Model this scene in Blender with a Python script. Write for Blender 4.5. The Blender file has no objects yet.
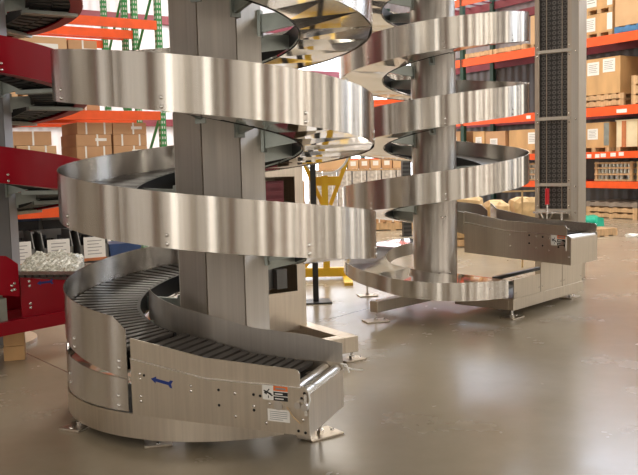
import bpy, bmesh, math, random
from math import sin, cos, pi, radians as rad, sqrt, atan2
random.seed(7)
SC = bpy.context.scene
COL = SC.collection
# building axes seen from the camera: E1 runs right and away, E2 left and away
YAW = atan2(.545, .839)
E1 = (cos(YAW), sin(YAW)); E2 = (-sin(YAW), cos(YAW))
def ab(q, a, b, z=0.0): return (q[0]+E1[0]*a+E2[0]*b, q[1]+E1[1]*a+E2[1]*b, z)

# ------------------------------------------------------------------ mesh kit
class MB:
    def __init__(s): s.v = []; s.f = []
    def add(s, vs, fs):
        o = len(s.v); s.v += [tuple(p) for p in vs]; s.f += [tuple(i+o for i in f) for f in fs]; return s
    def box(s, lo, hi, rz=0.0, at=(0, 0, 0)):
        c, n = cos(rz), sin(rz); vs = []
        for z in (lo[2], hi[2]):
            for x, y in ((lo[0], lo[1]), (hi[0], lo[1]), (hi[0], hi[1]), (lo[0], hi[1])):
                vs.append((at[0]+x*c-y*n, at[1]+x*n+y*c, at[2]+z))
        return s.add(vs, [(3, 2, 1, 0), (4, 5, 6, 7), (0, 1, 5, 4), (1, 2, 6, 5), (2, 3, 7, 6), (3, 0, 4, 7)])
    def bar(s, p, q, w, h, up=(0, 0, 1)):
        """square bar from p to q, w wide sideways and h along up"""
        d = [q[i]-p[i] for i in range(3)]; L = sqrt(sum(x*x for x in d)); d = [x/L for x in d]
        if abs(sum(d[i]*up[i] for i in range(3))) > .98: up = (1, 0, 0)
        sx = (d[1]*up[2]-d[2]*up[1], d[2]*up[0]-d[0]*up[2], d[0]*up[1]-d[1]*up[0])
        l = sqrt(sum(x*x for x in sx)); sx = [x/l for x in sx]
        uz = (sx[1]*d[2]-sx[2]*d[1], sx[2]*d[0]-sx[0]*d[2], sx[0]*d[1]-sx[1]*d[0])
        vs = []
        for e in (p, q):
            for a, b in ((-1, -1), (1, -1), (1, 1), (-1, 1)):
                vs.append(tuple(e[i]+sx[i]*a*w/2+uz[i]*b*h/2 for i in range(3)))
        return s.add(vs, [(3, 2, 1, 0), (4, 5, 6, 7), (0, 1, 5, 4), (1, 2, 6, 5), (2, 3, 7, 6), (3, 0, 4, 7)])
    def cyl(s, p, q, r, n=16, r2=None):
        d = [q[i]-p[i] for i in range(3)]; L = sqrt(sum(x*x for x in d)); d = [x/L for x in d]
        u = (0, 0, 1) if abs(d[2]) < .9 else (1, 0, 0)
        a = (d[1]*u[2]-d[2]*u[1], d[2]*u[0]-d[0]*u[2], d[0]*u[1]-d[1]*u[0]); l = sqrt(sum(x*x for x in a)); a = [x/l for x in a]
        b = (d[1]*a[2]-d[2]*a[1], d[2]*a[0]-d[0]*a[2], d[0]*a[1]-d[1]*a[0])
        r2 = r if r2 is None else r2; vs = []
        for e, rr in ((p, r), (q, r2)):
            for k in range(n):
                t = 2*pi*k/n; vs.append(tuple(e[i]+rr*(a[i]*cos(t)+b[i]*sin(t)) for i in range(3)))
        fs = [(k, (k+1) % n, n+(k+1) % n, n+k) for k in range(n)]+[tuple(range(n))[::-1], tuple(range(n, 2*n))]
        return s.add(vs, fs)
    def tube(s, pts, r, n=8):
        for a, b in zip(pts, pts[1:]): s.cyl(a, b, r, n)
        return s
    def prism(s, poly, h0, h1, o, ux, uy, un):
        """polygon (list of (a,b)) in the plane o+ux*a+uy*b, swept along un from h0 to h1"""
        n = len(poly); vs = []
        for h in (h0, h1):
            for a, b in poly: vs.append(tuple(o[i]+ux[i]*a+uy[i]*b+un[i]*h for i in range(3)))
        return s.add(vs, [tuple(range(n))[::-1], tuple(range(n, 2*n))]+[(k, (k+1) % n, n+(k+1) % n, n+k) for k in range(n)])
    def sweep(s, rings, closed=False):
        """list of equal cross sections (closed loops) joined along the way"""
        n = len(rings[0]); vs = [p for r in rings for p in r]; fs = []; m = len(rings)
        for i in range(m if closed else m-1):
            j = (i+1) % m
            for k in range(n): fs.append((i*n+k, i*n+(k+1) % n, j*n+(k+1) % n, j*n+k))
        if not closed: fs += [tuple(range(n))[::-1], tuple((m-1)*n+k for k in range(n))]
        return s.add(vs, fs)
def obj(name, mb, m, parent=None, loc=(0, 0, 0), rz=0.0, smooth=None, bevel=0.0):
    me = bpy.data.meshes.new(name); me.from_pydata(mb.v, [], mb.f); me.update()
    b = bmesh.new(); b.from_mesh(me); bmesh.ops.recalc_face_normals(b, faces=b.faces); b.to_mesh(me); b.free()
    if m: me.materials.append(m)
    if smooth:
        for p in me.polygons: p.use_smooth = True
        me.set_sharp_from_angle(angle=rad(smooth))
    o = bpy.data.objects.new(name, me); COL.objects.link(o); o.location = loc; o.rotation_euler = (0, 0, rz)
    if parent: o.parent = parent
    if bevel:
        md = o.modifiers.new('bevel', 'BEVEL'); md.width = bevel; md.segments = 2; md.limit_method = 'ANGLE'; md.angle_limit = rad(40)
    return o
def tag(o, label, cat, group=None, kind=None):
    if label: o['label'] = label
    if cat: o['category'] = cat
    if group: o['group'] = group
    if kind: o['kind'] = kind
    return o
def thing(name, label, cat, loc=(0, 0, 0), rz=0.0, group=None):
    o = bpy.data.objects.new(name, None); COL.objects.link(o); o.location = loc; o.rotation_euler = (0, 0, rz); o.empty_display_size = .1
    return tag(o, label, cat, group)
def struct(name, mb, m, smooth=None):
    o = obj(name, mb, m, smooth=smooth); o['kind'] = 'structure'; return o
def dup(o, parent, loc=None, rz=None):
    c = o.copy(); COL.objects.link(c); c.parent = parent
    if loc is not None: c.location = loc
    if rz is not None: c.rotation_euler = (0, 0, rz)
    return c
def dup_tree(o, loc, rz, label, group=None):
    c = o.copy(); COL.objects.link(c); c.location = loc; c.rotation_euler = (0, 0, rz); c['label'] = label
    if group: c['group'] = group
    for ch in list(o.children):
        d = dup(ch, c)
        for g in list(ch.children): dup(g, d)
    return c

# ------------------------------------------------------------------ materials
class NT:
    def __init__(s, name):
        s.m = bpy.data.materials.new(name); s.m.use_nodes = True; s.t = s.m.node_tree; s.b = s.t.nodes['Principled BSDF']
    def n(s, kind, **kw):
        nd = s.t.nodes.new(kind)
        for k, v in kw.items():
            if k.startswith('i_'): nd.inputs[k[2:].replace('_', ' ')].default_value = v
            else: setattr(nd, k, v)
        return nd
    def l(s, a, b): s.t.links.new(a, b)
    def set(s, **kw):
        for k, v in kw.items():
            s.b.inputs[k.replace('_', ' ')].default_value = (v+(1,) if isinstance(v, tuple) and len(v) == 3 else v)
    def coord(s, scale=(1, 1, 1), kind='Object'):
        tc = s.n('ShaderNodeTexCoord'); mp = s.n('ShaderNodeMapping'); s.l(tc.outputs[kind], mp.inputs['Vector']); mp.inputs['Scale'].default_value = scale
        return mp.outputs['Vector']
    def noise(s, vec, scale, detail=3, rough=.5):
        nz = s.n('ShaderNodeTexNoise'); nz.inputs['Scale'].default_value = scale; nz.inputs['Detail'].default_value = detail; nz.inputs['Roughness'].default_value = rough
        s.l(vec, nz.inputs['Vector']); return nz.outputs['Fac']
    def ramp(s, fac, stops):
        r = s.n('ShaderNodeValToRGB'); e = r.color_ramp.elements
        while len(e) < len(stops): e.new(.5)
        for el, (p, c) in zip(e, stops): el.position = p; el.color = (c+(1,) if isinstance(c, tuple) else (c, c, c, 1))
        s.l(fac, r.inputs['Fac']); return r.outputs['Color']
    def maprange(s, fac, a, b, c, d):
        r = s.n('ShaderNodeMapRange'); s.l(fac, r.inputs['Value'])
        for k, v in zip(('From Min', 'From Max', 'To Min', 'To Max'), (a, b, c, d)): r.inputs[k].default_value = v
        return r.outputs['Result']
    def bump(s, h, strength, dist=.01):
        bp = s.n('ShaderNodeBump'); bp.inputs['Strength'].default_value = strength; bp.inputs['Distance'].default_value = dist
        s.l(h, bp.inputs['Height']); s.l(bp.outputs['Normal'], s.b.inputs['Normal'])
def simple(name, col, rough=.5, metal=0.0, var=.12, scale=8, coat=0.0, stretch=(1, 1, 1)):
    t = NT(name); t.set(Roughness=rough, Metallic=metal)
    if coat: t.b.inputs['Coat Weight'].default_value = coat; t.b.inputs['Coat Roughness'].default_value = .12
    f = t.noise(t.coord(stretch), scale, 4)
    lo = tuple(max(0, c*(1-var)) for c in col); hi = tuple(min(1, c*(1+var)) for c in col)
    t.l(t.ramp(f, [(.3, lo), (.7, hi)]), t.b.inputs['Base Color'])
    return t.m
def brushed(name, col, rough, aniso, bump=.0, bscale=14, vz=.03, bdist=.01, rvar=.06):
    """sheet metal with a brushed grain: highlights smear up and down"""
    t = NT(name); t.set(Metallic=1.0)
    v = t.coord((1, 1, vz))
    f = t.noise(v, 60, 3, .6)
    t.l(t.ramp(f, [(.3, tuple(c*.93 for c in col)), (.7, tuple(min(1, c*1.06) for c in col))]), t.b.inputs['Base Color'])
    v = t.coord((1, 1, vz)); t.l(t.maprange(t.noise(v, 25, 2), .3, .7, rough-rvar, rough+rvar), t.b.inputs['Roughness'])
    if aniso:
        t.b.inputs['Anisotropic'].default_value = aniso
        c = t.n('ShaderNodeCombineXYZ'); c.inputs[0].default_value = .04; c.inputs[1].default_value = .03; c.inputs[2].default_value = 1.0; t.l(c.outputs[0], t.b.inputs['Tangent'])
    if bump: t.bump(t.noise(t.coord((1, 1, vz)), bscale, 2, .45), bump, bdist)
    return t.m
M = {}
M['guard'] = brushed('brushed_steel_guard', (.63, .59, .535), .25, 1.0, bump=.02, bscale=5, vz=.0, bdist=.01, rvar=.01)
M['sheet'] = brushed('plain_steel_sheet', (.60, .53, .44), .38, 0, rvar=.04)
M['polish'] = brushed('polished_steel', (.74, .73, .71), .07, 0, bump=.05, bscale=3, vz=1, rvar=.02)
M['column'] = brushed('column_steel', (.58, .54, .49), .42, .8, vz=.0)
M['dull'] = simple('galvanised_bracket', (.36, .39, .36), .42, .9)
M['slat'] = simple('slat_plastic', (.06, .054, .05), .32, 0, .2, 20)
M['slat'].node_tree.nodes['Principled BSDF'].inputs['Specular IOR Level'].default_value = .3
M['black'] = simple('black_plastic', (.012, .012, .013), .45)
M['blackm'] = simple('black_painted_steel', (.02, .02, .022), .4)
M['bolt'] = simple('bolt_steel', (.75, .73, .7), .25, 1)
M['roller'] = simple('roller_tube', (.62, .60, .57), .3, 1, .02)
M['hole'] = simple('dark_hole', (.01, .01, .01), .8)
M['red'] = simple('red_enamel', (.34, .002, .014), .30, 0, .06, 3, 0)
M['red'].node_tree.nodes['Principled BSDF'].inputs['Specular IOR Level'].default_value = .3
M['orange'] = simple('orange_rack_enamel', (.85, .10, .012), .42, 0, .1, 6)
M['greypaint'] = simple('grey_column_paint', (.23, .23, .235), .5, .2, .05, 3)
M['maroon'] = simple('maroon_and_shaded_steel', (.22, .035, .05), .5, 0, .1, 4)
M['green'] = simple('green_rack_enamel', (.03, .24, .06), .45, 0, .12, 6)
M['dgreen'] = simple('dark_green_enamel', (.012, .05, .03), .45, 0, .12, 6)
M['yellow'] = simple('yellow_enamel', (.80, .50, .02), .42, 0, .08, 5)
M['white'] = simple('white_paint', (.80, .80, .78), .45, 0, .03)
M['paper'] = simple('white_paper', (.82, .81, .78), .7, 0, .03)
M['ink'] = simple('grey_print', (.30, .30, .31), .7, 0, .1)
M['label_orange'] = simple('orange_print', (.80, .17, .03), .5, 0, .02)
M['blue'] = simple('blue_paint', (.018, .05, .15), .5, 0, .15)
M['bluep'] = simple('blue_pallet_paint', (.06, .20, .42), .6, 0, .25)
M['arrow'] = simple('blue_sticker', (.01, .035, .22), .45, 0, .03)
M['teal'] = simple('green_wrap', (.02, .42, .28), .35, 0, .25, 5)
M['grip'] = simple('red_grip', (.60, .01, .02), .35, 0, .05)
M['carton'] = simple('cardboard', (.52, .30, .155), .75, 0, .08, 3)
M['carton2'] = simple('cardboard_pale', (.62, .40, .22), .75, 0, .08, 3)
M['ply'] = simple('crate_plywood', (.60, .36, .16), .65, 0, .14, 4, 0, (1, 1, .3))
M['plyc'] = simple('cream_board', (.78, .66, .44), .65, 0, .08, 4)
M['wood'] = simple('pallet_wood', (.56, .36, .19), .7, 0, .25, 7, 0, (3, 3, .6))
M['woodd'] = simple('weathered_wood', (.26, .21, .17), .75, 0, .25, 7)
M['batten'] = simple('red_brown_batten', (.50, .17, .06), .6, 0, .15, 6)
M['kraft'] = simple('kraft_wrap', (.58, .40, .20), .65, 0, .15, 9)
M['binp'] = simple('grey_bin_plastic', (.16, .16, .155), .5, 0, .1)
M['film'] = simple('clear_bubble_film', (.36, .36, .31), .25, 0, .5, 45)
M['wrapgrey'] = simple('stretch_wrapped_stock', (.52, .47, .42), .4, 0, .3, 18)
M['jar'] = simple('metal_parts', (.50, .46, .38), .35, .7, .3, 30)
JOINTS = ((-2.74, 6.84, -1.2, 4.95, .006), (-.6, 6.56, 1.35, 9.0, .006))
def concrete():
    t = NT('polished_concrete'); v = t.coord((1, 1, 1))
    a = t.noise(v, .55, 5, .6); b = t.noise(v, 6, 6, .65)
    mx = t.n('ShaderNodeMix', data_type='RGBA'); mx.inputs['Factor'].default_value = .35
    t.l(t.ramp(a, [(.30, (.285, .24, .17)), (.70, (.345, .295, .22))]), mx.inputs['A']); t.l(t.ramp(b, [(.3, (.28, .235, .165)), (.7, (.35, .30, .225))]), mx.inputs['B'])
    geo = t.n('ShaderNodeNewGeometry'); masks = []
    for (x0, y0, x1, y1, w) in JOINTS:   # saw-cut joints and a crack
        L = sqrt((x1-x0)**2+(y1-y0)**2); ux, uy = (x1-x0)/L, (y1-y0)/L
        def line(nx, ny, c, wd):
            d = t.n('ShaderNodeVectorMath', operation='DOT_PRODUCT'); t.l(geo.outputs['Position'], d.inputs[0]); d.inputs[1].default_value = (nx, ny, 0)
            s1 = t.n('ShaderNodeMath', operation='SUBTRACT'); t.l(d.outputs['Value'], s1.inputs[0]); s1.inputs[1].default_value = c
            s2 = t.n('ShaderNodeMath', operation='ABSOLUTE'); t.l(s1.outputs[0], s2.inputs[0])
            s3 = t.n('ShaderNodeMath', operation='LESS_THAN'); t.l(s2.outputs[0], s3.inputs[0]); s3.inputs[1].default_value = wd
            return s3.outputs[0]
        mu = t.n('ShaderNodeMath', operation='MULTIPLY'); cx, cy = (x0+x1)/2, (y0+y1)/2
        t.l(line(-uy, ux, -uy*x0+ux*y0, w), mu.inputs[0]); t.l(line(ux, uy, ux*cx+uy*cy, L/2), mu.inputs[1]); masks.append(mu.outputs[0])
    mm = t.n('ShaderNodeMath', operation='MAXIMUM'); t.l(masks[0], mm.inputs[0]); t.l(masks[1], mm.inputs[1])
    m2 = t.n('ShaderNodeMix', data_type='RGBA'); t.l(mm.outputs[0], m2.inputs['Factor']); t.l(mx.outputs['Result'], m2.inputs['A']); m2.inputs['B'].default_value = (.05, .045, .04, 1)
    t.l(m2.outputs['Result'], t.b.inputs['Base Color'])
    t.l(t.maprange(t.noise(v, 1.3, 5, .65), .3, .7, .20, .30), t.b.inputs['Roughness'])
    t.b.inputs['Specular IOR Level'].default_value = .65
    t.bump(t.noise(v, 2.2, 3), .02, .02)
    return t.m
def ribbed(name, col, ang, scale=9, rough=.5):
    t = NT(name); t.set(Roughness=rough); t.set(Base_Color=col)
    tc = t.n('ShaderNodeTexCoord'); mp = t.n('ShaderNodeMapping'); mp.inputs['Rotation'].default_value = (0, 0, -ang); t.l(tc.outputs['Object'], mp.inputs['Vector'])
    w = t.n('ShaderNodeTexWave'); w.inputs['Scale'].default_value = scale*.1; w.inputs['Distortion'].default_value = 0; t.l(mp.outputs[0], w.inputs['Vector'])
    t.bump(w.outputs['Fac'], .6, .03); return t.m
def mesh_belt():
    """black modular belt behind a guard: rows of pale ring-shaped link ends"""
    t = NT('black_modular_belt'); t.set(Roughness=.4)
    tc = t.n('ShaderNodeTexCoord'); sp = t.n('ShaderNodeSeparateXYZ'); t.l(tc.outputs['Object'], sp.inputs[0])
    cell = []
    for k, per in ((0, .062), (2, .056)):
        d = t.n('ShaderNodeMath', operation='DIVIDE'); t.l(sp.outputs[k], d.inputs[0]); d.inputs[1].default_value = per
        f = t.n('ShaderNodeMath', operation='FRACT'); t.l(d.outputs[0], f.inputs[0])
        s = t.n('ShaderNodeMath', operation='SUBTRACT'); t.l(f.outputs[0], s.inputs[0]); s.inputs[1].default_value = .5
        cell.append(s.outputs[0])
    cb = t.n('ShaderNodeCombineXYZ'); t.l(cell[0], cb.inputs[0]); t.l(cell[1], cb.inputs[1])
    ln = t.n('ShaderNodeVectorMath', operation='LENGTH'); t.l(cb.outputs[0], ln.inputs[0])
    t.l(t.ramp(ln.outputs['Value'], [(.12, (.02, .018, .018)), (.2, (.13, .122, .118)), (.34, (.13, .122, .118)), (.46, (.028, .026, .026))]), t.b.inputs['Base Color'])
    return t.m
def emit(name, col, st):
    t = NT(name); t.set(Base_Color=(.8, .8, .8)); t.set(Emission_Color=col, Emission_Strength=st); return t.m
def perf(name, col, off, w):
    t = NT(name); t.set(Roughness=.45)
    tc = t.n('ShaderNodeTexCoord'); sp = t.n('ShaderNodeSeparateXYZ'); t.l(tc.outputs['Object'], sp.inputs[0])
    def mth(op, a, b=None):
        m = t.n('ShaderNodeMath', operation=op)
        for i, q in enumerate((a, b)):
            if q is None: continue
            if isinstance(q, float): m.inputs[i].default_value = q
            else: t.l(q, m.inputs[i])
        return m.outputs[0]
    zz = mth('LESS_THAN', mth('ABSOLUTE', mth('SUBTRACT', mth('FRACT', mth('DIVIDE', sp.outputs[2], .075)), .5)), .25)
    hx = mth('LESS_THAN', mth('ABSOLUTE', mth('SUBTRACT', mth('ABSOLUTE', sp.outputs[0]), off)), w)
    hy = mth('LESS_THAN', mth('ABSOLUTE', mth('SUBTRACT', mth('ABSOLUTE', sp.outputs[1]), off)), w)
    k = mth('MULTIPLY', zz, mth('MAXIMUM', hx, hy))
    mx = t.n('ShaderNodeMix', data_type='RGBA'); t.l(k, mx.inputs['Factor']); mx.inputs['A'].default_value = col+(1,); mx.inputs['B'].default_value = (.62, .60, .58, 1) if col[1] > .1 else (.05, .05, .05, 1)
    t.l(mx.outputs['Result'], t.b.inputs['Base Color']); return t.m
M['green_perf'] = perf('green_perforated_upright', (.03, .24, .06), .018, .009)
M['black_perf'] = perf('black_perforated_upright', (.012, .012, .013), .04, .012)
M['floor'] = concrete()
M['wall'] = ribbed('white_ribbed_cladding', (.82, .80, .84), YAW, 12)
M['wallg'] = ribbed('grey_ribbed_cladding', (.30, .28, .29), YAW+pi/2, 12)
M['wall_shade'] = ribbed('painted_wall_shade', (.085, .075, .072), YAW+pi/2, 12)  # shade behind the rack, painted in as a dark wall tone
M['wallc'] = simple('cream_wall_panel', (.33, .28, .235), .6, 0, .2, .6, 0, (1, 1, .05))
M['ceil'] = simple('ceiling_deck', (.34, .32, .29), .7, 0, .05)
M['belt'] = mesh_belt()
M['day'] = emit('daylight_glazing', (.70, .82, 1.0), 9.0)
M['door'] = emit('open_door_daylight', (.82, .90, 1.0), 3.6)
M['streak_glow'] = emit('added_streak_glow', (1.0, .94, .86), 2.1)  # glow for the added right-wall panels that streak the steel
M['band_glow'] = emit('added_band_glow', (1.0, .93, .85), .62)  # faint glow for added panels that brighten the steel bands
M['warm_glow'] = emit('added_warm_glow', (1.0, .95, .88), 4.0)  # strong warm glow for panels added out of view

# ------------------------------------------------------------------ the building
A0, A1, B0, B1, HC = -13., 16.6, -12., 23.4, 8.2
def slab(a0, b0, a1, b1, z0, z1): return MB().box((a0, b0, z0), (a1, b1, z1), YAW)
struct('floor', slab(A0-.3, B0-.3, A1+.3, B1+.3, -.2, 0), M['floor'])
struct('ceiling', slab(A0-.3, B0-.3, A1+.3, B1+.3, HC, HC+.2), M['ceil'])
struct('wall_right', slab(A1, B0, A1+.2, B1, 0, HC), M['wallg'])
struct('wall_back', slab(A0, B1, A1, B1+.2, 0, HC), M['wall'])
struct('wall_left', slab(A0-.2, B0, A0, B1, 0, HC), M['wallc'])
struct('wall_front', slab(A0, B0-.2, A1, B0, 0, HC), M['wallc'])
struct('trim_1', slab(A0, B1-.16, A1, B1, 5.6, 5.84), M['maroon'])        # maroon girt on the white wall
struct('trim_2', slab(A0, B1-.16, A1, B1, 2.6, 2.8), M['maroon'])
struct('trim_13', slab(A1-.03, B0, A1, 19.9, 0, 4.3), M['wall_shade'])  # dark panel that paints in the shade behind the rack stock
struct('trim_3', slab(A1-.16, B0, A1, B1, 5.05, 5.25), M['maroon'])
n_w = 1
for b in (2.5, 7.5, 12.5, 17.5):                                            # clerestory lights in the right wall
    struct('window_%d' % n_w, slab(A1-.05, b-1.9, A1-.01, b+1.9, 5.8, 7.9), M['day']); n_w += 1
for b, hw in ((-10.6, .35), (-9.4, .15), (-7.2, .5), (-5.6, .15), (-3.0, .7), (-1.2, .2), (1.4, .5), (3.4, .2), (5.2, .45)):      # narrow glow panels added out of view to streak the steel's reflections
    struct('window_%d' % n_w, slab(A1-.05, b-hw, A1-.01, b+hw, .3, 5.0), M['streak_glow']); n_w += 1
for a in (12.2, 15.4):                                                      # open daylit doors in the back wall
    struct('window_%d' % n_w, slab(a-1.2, B1-.05, a+1.2, B1-.01, .1, 5.0), M['door']); n_w += 1
struct('trim_12', slab(10.8, B1-.12, A1, B1, 4.2, 4.45), M['maroon'])
struct('window_%d' % n_w, slab(A1-.05, 20.0, A1-.01, 23.3, .1, 5.3), M['door']); n_w += 1
for a in (-7.5, 2.6, 5.6, 8.6, 10.2, 12.5, 15.2):                            # unseen glow panels added behind the camera to streak the steel
    struct('window_%d' % n_w, slab(a-(1.6 if a == -7.5 else .2 if a in (5.6, 10.2, 15.2) else .5), B0+.01, a+.3, B0+.05, .8, 7.2), M['warm_glow']); n_w += 1
for b0, b1 in ((-9.5, -6.2), (-4.6, -2.4), (-.4, 4.4), (5.2, 6.0), (7.6, 9.8)):                              # unseen glow panels added on the left to brighten the steel bands
    struct('window_%d' % n_w, slab(A0+.01, b0, A0+.05, b1, .6, 7.2), M['band_glow']); n_w += 1
for a0, a1 in ((-12.4, -10.0), (-5.4, -4.4), (-2.8, .8)):  # more added glow panels, behind the camera, for the steel bands
    struct('window_%d' % n_w, slab(a0, B0+.01, a1, B0+.05, .6, 7.2), M['band_glow']); n_w += 1
for b in (-5.5, -1.5)[:1]:  # glow panel added on the unseen left wall for the steel to reflect
    struct('window_%d' % n_w, slab(A0+.01, b-.9, A0+.05, b+.9, .8, 7.2), M['warm_glow']); n_w += 1
k = 4  # unseen wall posts added as dark stripes for the steel to reflect
for a in (-3.5, 4.2, 7.2, 11.4, 13.8):
    struct('trim_%d' % k, slab(a-.2, B0, a+.2, B0+.3, 0, HC), M['maroon']); k += 1
for b in (-1, 10.5):
    struct('trim_%d' % k, slab(A0, b-.2, A0+.3, b+.2, 0, HC), M['maroon']); k += 1
def area(a, b, z, sx, sy, e, col=(1, .915, .79)):
    L = bpy.data.lights.new('high_bay', 'AREA'); L.shape = 'RECTANGLE'; L.size = sx; L.size_y = sy; L.energy = e; L.color = col
    o = bpy.data.objects.new('high_bay', L); COL.objects.link(o); o.location = ab((0, 0), a, b, z); o.rotation_euler = (0, 0, YAW)
for a, b, sx, sy, e in ((11, 19, 4, 4, 620), (11, 10, 3.5, 3.5, 560), (3.5, 17, 4, 4, 520), (-5, 13, 4, 4, 330), (4.5, 8.5, 2.5, 2.5, 260), (-6, -3, 5, 3, 260),
                        (2, -6, 2.5, 1, 150), (6.5, -8.5, 1.2, .4, 130), (8.5, -4, 1.2, .4, 120), (11.5, -6.5, 1.2, .4, 120), (11, -1, 1.2, .4, 120), (14, 1.5, 1.2, .4, 110), (13.8, -9.5, 1.2, .4, 110), (14.5, 4.5, 1.2, .4, 110)):
    area(a, b, 7.6, sx, sy, e)

# ------------------------------------------------------------------ spiral conveyors
def circ(r, a, z): return (r*cos(a), r*sin(a), z)
class Spiral:
    """a helical conveyor: climbs from angle A0 in direction d (+1 ccw), guard top z0 there"""
    def __init__(s, root, A0, d, z0, P, R, ri, H, belt_drop, rc, seams):
        s.__dict__.update(root=root, A0=A0, d=d, z0=z0, P=P, R=R, ri=ri, H=H, bd=belt_drop, rc=rc, seams=seams)
    def A(s, t): return s.A0+s.d*2*pi*t
    def z(s, t): return s.z0+s.P*t
    def t_of(s, ang, loop):
        t = ((ang-s.A0)*s.d/(2*pi)) % 1.0
        return t+loop
    def strip(s, r0, r1, dz0, dz1, t0, t1, n=144, zf=None):
        """solid helical strip between radii r0,r1 and offsets dz0,dz1 below/above the guard top"""
        zf = zf or s.z; m = max(3, int((t1-t0)*n)); rings = []
        for i in range(m+1):
            t = t0+(t1-t0)*i/m; a = s.A(t); z = zf(t)
            rings.append([circ(r0, a, z+dz0), circ(r1, a, z+dz0), circ(r1, a, z+dz1), circ(r0, a, z+dz1)])
        return MB().sweep(rings)
    def belt(s, t0, t1, per_turn=88, r0=None, r1=None, m=None):
        r0 = r0 or s.ri+.015; r1 = r1 or s.R-.012; mb = MB(); n = int(round((t1-t0)*per_turn))
        for i in range(n):
            ta = t0+(i+.20)/per_turn; tb = t0+(i+.80)/per_turn
            vs = []
            for t in (ta, tb):
                a = s.A(t); z = s.z(t)-s.bd
                vs += [circ(r0, a, z-.02), circ(r1, a, z-.02), circ(r1, a, z), circ(r0, a, z)]
            mb.add(vs, [(0, 1, 2, 3), (7, 6, 5, 4), (0, 4, 5, 1), (1, 5, 6, 2), (2, 6, 7, 3), (3, 7, 4, 0)])
        return mb
bolt_src = {}
def bolt(parent, p, nrm, r=.0105, name='bolt', mat='bolt'):
    """domed rivet head standing on a surface point p, pointing along nrm"""
    key = (r, mat, name)
    if key not in bolt_src:
        mb = MB(); rings = []
        for rr, z in ((1.0, 0), (1.0, .25), (.8, .5), (.4, .66)): rings.append([(rr*r*cos(2*pi*k/10), rr*r*sin(2*pi*k/10), z*r) for k in range(10)])
        mb.sweep(rings); o = obj(name, mb, M[mat], parent, smooth=50); bolt_src[key] = o
    else:
        o = dup(bolt_src[key], parent)
    o.location = p
    az = atan2(nrm[1], nrm[0]); el = atan2(sqrt(nrm[0]**2+nrm[1]**2), nrm[2]); o.rotation_euler = (0, el, az)
    return o
def build_loops(S, turns, guard_m, under_m, rim_m, rivet0, nriv=7, arm_m='dull', chain=False):
    arm = None
    for L in range(turns):
        gm_ = S.strip(S.R-.004, S.R, -S.H, 0, L, L+1.0)
        if L == 0:      # the lowest guard ends with a clipped top corner and a deeper hem
            for i in range(0, len(gm_.v), 4):
                t = i/4/144.
                hem = .032*max(0, 1-t/.10); clip = .055*max(0, 1-t/.013)
                for k_, dz in ((0, -hem), (1, -hem), (2, -clip), (3, -clip)):
                    x, y, z = gm_.v[i+k_]; gm_.v[i+k_] = (x, y, z+dz)
        g = obj('guard', gm_, M[guard_m], S.root, smooth=40)
        if L == 0:
            for dz in (-S.H+.02, -S.H+.055):
                a = S.A(.009); bolt(g, circ(S.R, a, S.z(0)+dz), (cos(a), sin(a), 0))
        for k in range(nriv):
            t = S.t_of(rivet0+2*pi*k/nriv, L)
            a = S.A(t)
            for dz in (-S.H+.02, -S.H+.065):
                bolt(g, circ(S.R, a, S.z(t)+dz), (cos(a), sin(a), 0))
        obj('slat_belt', S.belt(L, L+1.0), M['slat'], S.root)
        rail = S.strip(S.ri, S.ri+.02, -S.bd-.085, -S.bd-.002, L, L+1.0)
        obj('inner_rim', rail, M[rim_m], S.root, smooth=40)
        obj('belt_bed', S.strip(S.ri+.02, S.R-.005, -S.bd-.05, -S.bd-.035, L, L+1.0), M['black'], S.root, smooth=40)
        if chain:
            obj('return_belt', S.belt_under(L, L+1.0), M['black'], S.root)
            obj('tray', S.strip(S.R-.10, S.R-.005, -S.H, -S.H+.012, L, L+1.0), M[under_m], S.root, smooth=40)
        else:
            obj('tray', S.strip(S.ri, S.R-.005, -S.H+.004, -S.H+.016, L, L+1.0, 20), M[under_m], S.root)
            obj('inner_rim', S.strip(S.ri, S.ri+.006, -S.H, -S.bd-.085, L, L+1.0), M[rim_m], S.root, smooth=40)
        for a in S.seams:
            t = S.t_of(a, L); z = S.z(t)-S.H
            if arm is None:
                mb = MB().prism([(S.rc-.01, -.02), (S.ri+.03, .02), (S.ri+.03, .10), (S.rc-.01, .085)], -.012, .012, (0, 0, 0), (1, 0, 0), (0, 0, 1), (0, 1, 0))
                mb.box((S.rc-.012, -.03, -.04), (S.rc+.006, .03, .11))
                arm = obj('support_arm', mb, M[arm_m], S.root); o = arm
            else: o = dup(arm, S.root)
            o.location = (0, 0, z); o.rotation_euler = (0, 0, a)
            if chain:
                cm = getattr(S, 'cross', None)
                if cm is None:
                    cm = S.cross = obj('cross_member', MB().box((S.ri-.02, -.025, -.03), (S.R-.02, .025, 0)).box((S.ri-.02, .05, -.03), (S.R-.03, .075, 0)), M['dull'], S.root)
                else: cm = dup(cm, S.root)
                cm.location = (0, 0, z+.01); cm.rotation_euler = (0, 0, a)
def belt_under(S, t0, t1):
    mb = MB(); per = 60; n = int(round((t1-t0)*per))
    for i in range(n):
        for r0, r1, off in ((S.ri, S.R-.25, 0), (S.R-.24, S.R-.1, .3)):
            vs = []
            for t in (t0+(i+.1+off)/per, t0+(i+.75+off)/per):
                a = S.A(t); z = S.z(t)-S.H+.02
                vs += [circ(r0, a, z), circ(r1, a, z), circ(r1, a, z+.03), circ(r0, a, z+.03)]
            mb.add(vs, [(0, 1, 2, 3), (7, 6, 5, 4), (0, 4, 5, 1), (1, 5, 6, 2), (2, 6, 7, 3), (3, 7, 4, 0)])
    return mb
Spiral.belt_under = belt_under
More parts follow.
